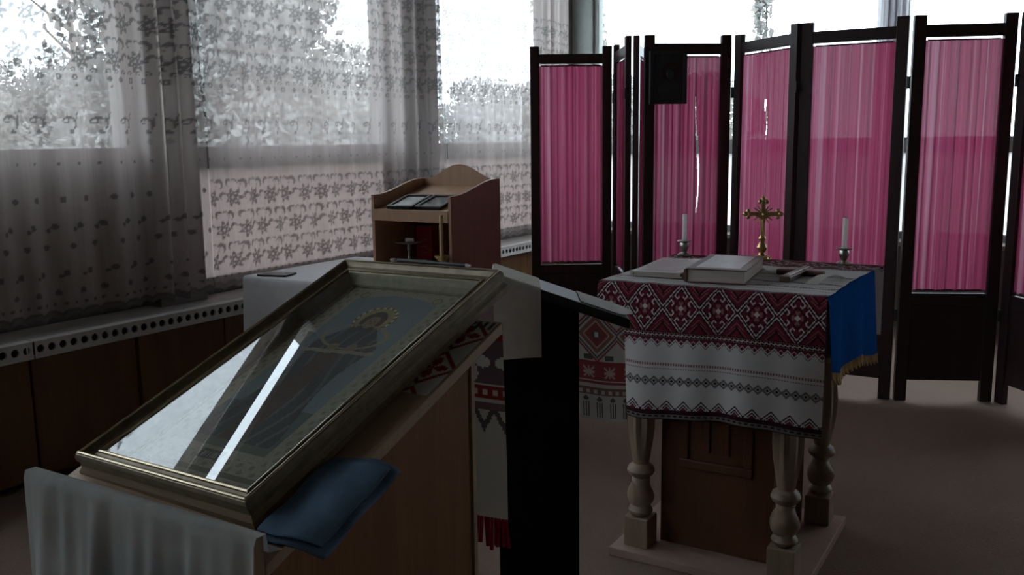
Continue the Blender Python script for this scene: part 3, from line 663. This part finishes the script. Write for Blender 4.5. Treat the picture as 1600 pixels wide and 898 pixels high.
def over_edge(parts, cell):
    """poly-line path (y, z) resampled at the stitch size -> points, cumulative length."""
    pts = np.array(parts, float); seg = np.r_[0, np.cumsum(np.hypot(*np.diff(pts, axis=0).T))]
    n = int(seg[-1] / cell) + 1; s = np.linspace(0, seg[-1], n)
    return np.interp(s, seg, pts[:, 0]), np.interp(s, seg, pts[:, 1]), s
def altar_cloth():
    cell = .0027; y, z, s = over_edge([(AY0 - .018, .497), (AY0 - .014, .89), (AY0 - .011, .901), (AY0 - .004, .9065), (AY0 + .01, .9075), (AY1 - .01, .9075), (AY1 + .006, .9065), (AY1 + .012, .90), (AY1 + .016, .66)], cell)
    nu = int((AX1 - AX0 + .012) / cell) + 1; u = np.linspace(AX0 - .006, AX1 + .006, nu)
    U = np.tile(u, (len(y), 1)); Y = np.tile(y[:, None], (1, nu)); Z = np.tile(z[:, None], (1, nu))
    U = U + (U - (AX0 + AX1) / 2) / .35 * .026 * np.clip((Y - 2.95) / .4, 0, 1)
    hang = np.clip((.89 - Z) / .4, 0, 1) * (Y < 3)
    Y = Y - hang * (.010 + .012 * np.sin(U * 17 + 1.0) + .006 * np.sin(U * 39)); Z = Z + hang * .010 * np.sin(U * 9 + 2) 
    Y = Y - (Z < .895) * (np.abs(Y - 3) > .3) * 0
    top = (Z > .905); Z = Z + top * .0012 * (1 + np.sin(U * 60) * np.sin(Y * 45))
    d = (.4115 - s)
    c = altar_pattern(nu - 1, len(y) - 1, cell, 0, (d[:-1] + d[1:]) / 2)
    return gridmesh('embroidered_cloth', np.stack([U, Y, Z], 2), 'stitched', cols=c)

# ------------------------------------------------------------------ altar table
al = thing('altar_table', 'square altar table with four turned legs round a brown box on a pale base', 'table', (-.885, 2.885, 0))
ax, ay = -.885, 2.885
B().box(-.312, .312, -.315, .315, 0, .030).build('base_plate', 'plate', al, bevel=.003)
B().box(AX0 - ax + .004, AX1 - ax - .004, AY0 - ay + .004, AY1 - ay - .004, .872, .8985).build('table_top', 'plate', al, bevel=.004)
B().box(-.185, .185, -.185, .20, .0305, .871).build('box_body', 'boxwood', al, bevel=.002)
def leg(x, y):
    B().box(x - .042, x + .042, y - .042, y + .042, .0305, .130).build('leg_block', 'legwood', al, bevel=.004)
    pr = [(.026, .13), (.036, .138), (.040, .148), (.036, .158), (.026, .166)] + [(.030 + .010 * math.sin(PI * k / 16), .166 + .094 * k / 16) for k in range(17)] + [(.027, .262), (.040, .272), (.045, .284), (.040, .298), (.026, .308), (.027, .32)] + [(.028 + .014 * math.sin(PI * min(1, k / 20)) , .32 + .28 * k / 20) for k in range(21)] + [(.036, .61), (.040, .62), (.036, .63)]
    def mod(a, z):
        if .166 < z < .26: return 1 + .20 * math.sin(2 * a + (z - .166) * 55)
        if .32 < z < .60: return 1 + .11 * math.cos(8 * a) * math.sin(PI * (z - .32) / .28)
        return 1
    B().lathe(pr, (x, y, 0), 32, mod).build('leg', 'legwood', al, True)
    B().box(x - .042, x + .042, y - .042, y + .042, .631, .871).build('leg_head', 'legwood', al, bevel=.004)
for (x, y) in ((-.235, -.235), (.235, -.235), (.235, .235), (-.235, .235)): leg(x, y)
for (a, b, c, d) in ((-.12, .12, .30, .33), (-.12, -.09, .33, .70), (.09, .12, .33, .70), (-.12, .12, .70, .73), (-.045, -.02, .36, .66), (.02, .045, .36, .66)):
    B().box(a, b, -.195, -.1855, c, d).build('moulding', 'boxwood', al, bevel=.004)
tag(altar_cloth(), 'white cloth cross-stitched in dark red and black over the altar table', 'tablecloth')
# blue cloth under it with a gold fringe on the open side
def blue_cloth():
    nu, nv = 70, 30; v = np.linspace(AY0 + .012, AY1 - .012, nu); rows = []
    for x in (AX0 + .1, AX1 - .06): rows.append(np.stack([np.full(nu, x), v, np.full(nu, .9005)], 1))
    rows.append(np.stack([np.full(nu, AX1 + .002), v, np.full(nu, .899)], 1))
    bot = .685 - .08 * (v - AY0) / (AY1 - AY0) + .012 * np.sin(v * 13)
    for q in np.linspace(.03, 1, nv):
        rows.append(np.stack([AX1 + .006 + q * (.012 + .012 * np.sin(v * 19 + 1)), v + .010 * q * np.sin(v * 9), .897 + (bot - .897) * q], 1))
    return np.array(rows)
P = blue_cloth(); bc = thing('blue_cloth', 'bright blue cloth with gold fringe hanging at the side of the altar table', 'cloth')
gridmesh('cloth', P, 'blue', bc)
fb = B(); e = P[-1]
for k in range(0, len(e) - 1):
    for s in (.2, .7):
        p = e[k] * (1 - s) + e[k + 1] * s; fb.tube((p[0], p[1], p[2] + .003), (p[0] + .002, p[1] + .002, p[2] - .020 - .006 * ((k * 7) % 3)), .0022, .003, 4)
fb.build('fringe', 'goldfringe', bc)

# ------------------------------------------------------------------ things on the altar
ZT = .9105
def book(label, x, y, w, l, h, rz, cover, edge, name='book'):
    b = thing(name, label, 'book', (x, y, ZT), (0, 0, rz))
    B().box(-w / 2, w / 2, -l / 2, l / 2, 0, .004).build('back_cover', edge, b, bevel=.001)
    B().box(-w / 2, w / 2, -l / 2, l / 2, h - .004, h).build('front_cover', cover, b, bevel=.001)
    B().box(-w / 2 + .004, w / 2 - .006, -l / 2 + .006, l / 2 - .006, .004, h - .004).build('pages', 'paperedge', b)
    B().prism([(-w / 2 - .005, .004), (-w / 2 - .008, h / 2), (-w / 2 - .005, h - .004), (-w / 2 + .003, h), (-w / 2 + .003, 0)], 'y', -l / 2, l / 2).build('spine', edge, b)
    B().box(-w / 2 + .025, w / 2 - .025, -l / 2 + .03, l / 2 - .03, h, h + .0008).build('cover_plate', 'bookcover', b)
    return b
book('thick brown bound book with gilt plate lying on the altar cloth', -.918, 2.865, .185, .37, .045, .13, 'bookbrown', 'bookbrown')
book('thin pale book with shiny cover lying beside the thick book', -1.125, 2.91, .165, .36, .018, .10, 'bookpale', 'paperedge')
def candlestick(x, y, label, h):
    c = thing('candlestick', label, 'candlestick', (x, y, ZT), group='candlesticks on the altar')
    B().lathe([(.026, 0), (.027, .004), (.018, .009), (.010, .014), (.012, .022), (.017, .030), (.018, .042), (.015, .050), (.024, .053), (.028, .056), (.026, .058), (.010, .056)], n=24).build('holder', 'silver', c, True)
    B().lathe([(.0095, .055), (.0095, .055 + h), (.008, .058 + h), (.003, .056 + h)], n=16).build('candle', 'wax', c, True)
    B().tube((0, 0, .055 + h), (.001, 0, .064 + h), .0011, n=6).build('wick', 'wick', c)
candlestick(-1.226, 3.30, 'silver candlestick with white candle behind the thin pale book', .100)
candlestick(-.640, 3.30, 'silver candlestick with white candle at the altar corner near the blue cloth', .105)
# ornate standing cross
cr = thing('standing_cross', 'ornate gold standing cross with trefoil arms in the middle of the altar', 'cross', (-.928, 3.30, ZT), (0, 0, .35))
B().lathe([(.036, 0), (.037, .006), (.028, .012), (.014, .018), (.010, .026), (.014, .034), (.019, .046), (.014, .058), (.008, .066)], n=20).build('foot', 'gold', cr, True)
for a in range(4):
    q = a * PI / 2 + PI / 4; B().ball((.034 * math.cos(q), .034 * math.sin(q), .006), .008, 8, 6).build('toe', 'gold', cr, True)
B().box(-.0075, .0075, -.004, .004, .062, .215).build('upright', 'gold', cr, bevel=.002)
B().box(-.052, .052, -.004, .004, .160, .175).build('crossbar', 'gold', cr, bevel=.002)
def tref(x, z, dx, dz):
    t_ = B()
    for (a, b, r) in ((dx * .010, dz * .010, .009), (dz * .011, dx * .011, .0085), (-dz * .011, -dx * .011, .0085), (dx * .020, dz * .020, .004)):
        t_.ball((x + a, 0, z + b), r, 10, 6, (1, .55, 1))
    t_.build('trefoil_end', 'gold', cr, True)
tref(-.052, .1675, -1, 0); tref(.052, .1675, 1, 0); tref(0, .212, 0, 1)
for k in range(16):
    a = k * PI / 8 + PI / 16
    if abs(math.cos(a)) < .97 and abs(math.sin(a)) < .97:
        B().tube((math.cos(a) * .008, 0, .1675 + math.sin(a) * .008), (math.cos(a) * .040, 0, .1675 + math.sin(a) * .040), .0042, .0014, 6).build('ray', 'gold', cr)
B().lathe([(.010, .070), (.014, .078), (.010, .088)], n=12).build('knot', 'gold', cr, True)
cb = B().tube((0, -.007, .105), (0, -.008, .148), .006, .0085, 8).ball((0, -.009, .166), .0065, 8, 6)
for s in (-1, 1): cb.tube((0, -.008, .148), (s * .036, -.007, .168), .0038, .0026, 6); cb.tube((s * .003, -.008, .106), (s * .002, -.007, .080), .0045, .0025, 6)
cb.build('corpus', 'gold', cr, True)
# wooden hand cross lying flat
hc = thing('hand_cross', 'dark wooden hand cross with metal inlay lying on the altar cloth', 'cross', (-.712, 2.955, ZT), (0, 0, -.03))
B().box(-.017, .017, -.150, .115, 0, .018).build('shaft', 'crosswood', hc, bevel=.003)
B().box(-.075, -.0175, .012, .044, 0, .016).build('arm', 'crosswood', hc, bevel=.003); B().box(.0175, .075, .012, .044, 0, .016).build('arm', 'crosswood', hc, bevel=.003)
B().box(-.009, .009, -.125, .100, .018, .0205).build('inlay', 'silver', hc, bevel=.001); B().box(-.045, .045, .022, .034, .0185, .0205).build('inlay', 'silver', hc)
# folded white ribbon under the cross
rp = []
for k, q in enumerate(np.linspace(0, 1, 30)):
    z = ZT + .001 + .018 * math.sin(PI * q) * (q > .1); y = 2.80 + .17 * q
    rp.append([(-.690 + .05 * q + s * .018, y, z) for s in (-1, 0, 1)])
tag(gridmesh('ribbon', np.array(rp) + np.array([.055, .0, 0]), 'ivory'), 'narrow white ribbon curling beside the wooden hand cross', 'ribbon')

# ------------------------------------------------------------------ towels
def towel_flower(nu, nv, d):
    c = np.zeros((nv, nu, 3)); c[:] = (.58, .54, .47); i = np.arange(nu)[None, :] * np.ones((nv, 1)); j = d[:, None] / .004 * np.ones((1, nu))
    R_ = (.30, .045, .035); G_ = (.13, .10, .10)
    def m(k, col): c[k] = col
    m((j > 2) & (j < 7) & (np.mod(i, 3) < 2), G_); m((j > 9) & (j < 13), R_)
    x = np.mod(i, 24) - 12; y = j - 24; r = np.hypot(x, y); a = np.arctan2(y, x)
    m((r < 9 * np.abs(np.cos(2 * a)) + 1.5) & (j > 13) & (j < 36), (.66, .62, .56)); m((r >= 9 * np.abs(np.cos(2 * a)) + 1.5) & (j > 13) & (j < 36), (.17, .11, .12))
    m((j > 37) & (j < 44), R_); m((j > 39) & (j < 42) & (np.mod(i, 6) < 3), (.6, .5, .42))
    x = np.abs(np.mod(i, 12) - 6); m((j > 46) & (j < 62) & (np.abs(x + (j - 52) * .6 - 4) < 1.6), G_); m((j > 46) & (j < 50), (.22, .12, .13))
    # on the board (negative j): red sprigs
    x = np.mod(i, 26) - 13; y = np.mod(-j, 30) - 15; r = np.hypot(x, y); a = np.arctan2(y, x)
    m((j < -2) & (r < 8.5 * np.abs(np.cos(2 * a))), R_); m((j < -2) & (np.abs(np.abs(x) + np.abs(y) - 13) < 1.2), R_); m((j < -1) & (j > -8) & (np.mod(i, 4) < 2), G_)
    return c
def lectern_towel():
    y, z, s = over_edge([(1.27, LZ(1.27) + .002), (LY1 + .001, LZ(LY1) + .002), (LY1 + .010, LZ(LY1) - .004), (LY1 + .013, .56)], .004)
    u = np.linspace(-1.36, LX1 - .006, 104); U = np.tile(u, (len(y), 1)); Y = np.tile(y[:, None], (1, 104)); Z = np.tile(z[:, None], (1, 104))
    h = np.clip((LZ(LY1) - .01 - Z) / .3, 0, 1) * (Y > LY1); Y = Y + h * (.006 + .006 * np.sin(U * 26))
    L0 = math.hypot(LY1 - 1.27, LZ(LY1) - LZ(1.27)); d = s - L0
    return np.stack([U, Y, Z], 2), towel_flower(103, len(y) - 1, (d[:-1] + d[1:]) / 2)
tw = thing('embroidered_towel', 'white towel with red flowers and red fringe hanging from the icon lectern', 'towel')
P, c = lectern_towel(); gridmesh('linen', P, 'stitched', tw, cols=c)
for k in range(0, 104, 2):
    p = P[-1, k]; B().tube((p[0], p[1], p[2] + .004), (p[0] + random.uniform(-.006, .006), p[1] + random.uniform(-.004, .004), p[2] - random.uniform(.055, .07)), .0035, .0045, 5).build('tassel', 'redyarn', tw)

# folded dusty blue cloth hanging beside the icon
def blue_napkin(off, ya, yb, xe):
    # lies flat on the board beside the frame and sticks out past the board edge, drooping a little
    rows = []
    for q in np.linspace(0, 1, 22):
        r = []
        for k in np.linspace(0, 1, 26):
            x = -1.003 + (xe + 1.003) * q; y = ya + (yb - ya) * k + .02 * q - .012 * math.sin(PI * q) * (1 - k)
            over = max(0, x - LX1 - .004)
            r.append((x, y, LZ(y) + .004 + off - over * over * 6 - .10 * over * (1 - k) + .002 * math.sin(k * 11 + q * 3)))
        rows.append(r)
    return np.array(rows)
nb = thing('folded_cloth', 'folded dusty blue cloth tucked under the large icon over the lectern edge', 'cloth')
gridmesh('fold', blue_napkin(.007, .906, 1.07, -.893), 'bluecloth', nb, thick=.003); gridmesh('fold', blue_napkin(.0, .900, 1.085, -.884), 'bluecloth', nb, thick=.003)

# ------------------------------------------------------------------ black lectern behind, turned towards the viewer's side
BYAW = math.atan2(.518, .855); BLOC = (-1.140, 1.881, 0)
BLZ = lambda x: 1.0165 - .355 * x
bl = thing('black_lectern', 'black sloping lectern draped with towels between icon lectern and altar table', 'lectern', BLOC, (0, 0, BYAW))
BD = .17
B().prism([(-.05, BLZ(-.05) - .026), (.291, BLZ(.291) - .026), (.291, BLZ(.291)), (-.05, BLZ(-.05))], 'y', 0, BD).build('top_board', 'blackwood', bl, bevel=.003)
for y in (.006, BD - .022):
    B().prism([(-.04, 0), (.165, 0), (.165, BLZ(.165) - .027), (-.04, BLZ(-.04) - .027)], 'y', y, y + .016).build('side_panel', 'black', bl)
for x in (.148, -.04): B().box(x, x + .016, .0225, BD - .0225, 0, BLZ(x + .016) - .032).build('end_panel', 'black', bl)
def placed(o):
    o.location = BLOC; o.rotation_euler = (0, 0, BYAW); return o
# ivory cloth over its upper end
y, z, s = over_edge([(BD + .012, -.10), (BD + .008, -.006), (BD + .001, .003), (0, .003), (-.008, -.003), (-.012, -.170)], .006)
u = np.linspace(-.045, .071, 60); U = np.tile(u, (len(y), 1)); Y = np.tile(y[:, None], (1, 60)); Zr = np.tile(z[:, None], (1, 60))
hang = np.clip(-Zr / .16, 0, 1) * (Y < .05); Y = Y - hang * (.006 + .004 * np.sin(U * 40)); Z = BLZ(U) + Zr
Z = np.where(hang > 0, Z * (1 - hang) + hang * (BLZ(.071) + Zr + .004 * np.sin(U * 30)), Z)
tag(placed(gridmesh('ivory_cloth', np.stack([U, Y, Z], 2), 'ivory')), 'plain ivory cloth folded over the high end of the black lectern', 'cloth')
def towel_geo(nu, nv, d):
    c = np.zeros((nv, nu, 3)); c[:] = (.60, .56, .53); i = np.arange(nu)[None, :] * np.ones((nv, 1)); j = d[:, None] / .0035 * np.ones((1, nu))
    R_ = (.36, .07, .075); G_ = (.12, .115, .11); O_ = (.30, .14, .10)
    def m(k, col): c[k] = col
    x = np.mod(i + 2, 34) - 17; y = j - 18; a = np.abs(x) + np.abs(y)
    top = (j > -8) & (j < 40)
    m(top & (a < 15), O_); m(top & (a < 15) & (np.mod(np.floor(a), 5) == 0), (.6, .54, .5)); m(top & (a < 9), R_); m(top & (a < 5), G_); m(top & (np.maximum(np.abs(x), np.abs(y)) < 2), (.66, .6, .56)); m(top & (np.abs(a - 18) < 1), G_); m(top & (np.abs(a - 21) < 1) , R_)
    m((j > 34) & (j < 38) & (np.abs(np.mod(i, 17) - 8) < 4), G_)
    m((j > 41) & (j < 54), R_); x = np.mod(i, 17) - 8; y = j - 47.5; m((j > 43) & (j < 52) & ((np.abs(x) < 1) | (np.abs(y) < 1) | (np.abs(np.abs(x) - np.abs(y)) < .8)) & (np.abs(x) < 5), (.55, .45, .42)); m((j > 39) & (j < 40.5), R_); m((j > 55) & (j < 56.5), R_)
    m((j > 60) & (j < 66), (.26, .14, .13)); m((j > 61.5) & (j < 64.5) & (np.mod(i, 6) < 3), (.58, .53, .5))
    x = np.mod(i, 11) - 5; m((j > 67) & (j < 71) & (np.abs(x) + np.abs(j - 69) < 2.5), G_); m((j > 72) & (j < 84) & (np.abs(x) < 4) & (np.mod(x, 2) < 1), G_)
    return c
def side_towel():
    y, z, s = over_edge([(.012, .0), (BD + .002, .0), (BD + .010, -.004), (BD + .016, -.34)], .0035); nu = 40
    u = np.linspace(.170, .298, nu); U = np.tile(u, (len(y), 1)); Y = np.tile(y[:, None], (1, nu)); Zr = np.tile(z[:, None], (1, nu))
    hang = np.clip(-Zr / .10, 0, 1); Z = BLZ(U) + Zr + .003
    Z = Z + hang * .24 * (U - .234); Y = Y + hang * (.006 + .006 * np.sin(U * 46)); U = U + hang * .012 * np.clip(-Zr / .34, 0, 1)
    curl = (Zr > -.001) * np.clip((U - .262) / .03, 0, 1) ** 2 * np.clip(1 - np.abs(Y - .05) / .09, 0, 1); Z = Z + curl * .016
    return np.stack([U, Y, Z], 2), towel_geo(nu - 1, len(y) - 1, (s[:-1] + s[1:]) / 2 - (BD - .010) - .045)
P, c = side_towel()
tag(placed(gridmesh('embroidered_towel', P, 'stitched', cols=c)), 'white towel with geometric red and grey embroidery hanging from the black lectern', 'towel')

# ------------------------------------------------------------------ dark icon hung on the screen
a = Vector((-2.054, 4.92, 0)); b = Vector((-1.70, 5.19, 0)); d = (b - a).normalized(); nrm = Vector((d.y, -d.x, 0))
hi = thing('hanging_icon', 'dark varnished icon hung at the top corner of the pink screen', 'icon', a + d * .099 + nrm * .0205 + Vector((0, 0, 1.548)), (0, 0, math.atan2(d.y, d.x)))
B().box(-.107, .107, -.022, 0, 0, .292).build('board', 'iconwood', hi, bevel=.003)
for (x0_, x1_, z0_, z1_) in ((-.107, .107, 0, .022), (-.107, .107, .27, .292), (-.107, -.085, .022, .27), (.085, .107, .022, .27)): B().box(x0_, x1_, -.032, -.0225, z0_, z1_).build('frame_rail', 'iconwood', hi, bevel=.002)
B().lathe([(.055, 0), (.055, .002), (.045, .003)], n=28).build('halo', 'screenwood', hi, True).matrix_local = Matrix.Translation((.012, -.0222, .175)) @ Matrix.Rotation(PI / 2, 4, 'X')
B().ball((.012, -.026, .165), .030, 14, 10, (.8, .16, 1.1)).build('head', 'darkglass', hi, True)
B().prism([(-.07, .022), (.085, .022), (.075, .09), (.03, .135), (-.01, .135), (-.055, .09)], 'y', -.0255, -.0225).build('robe', 'darkglass', hi)
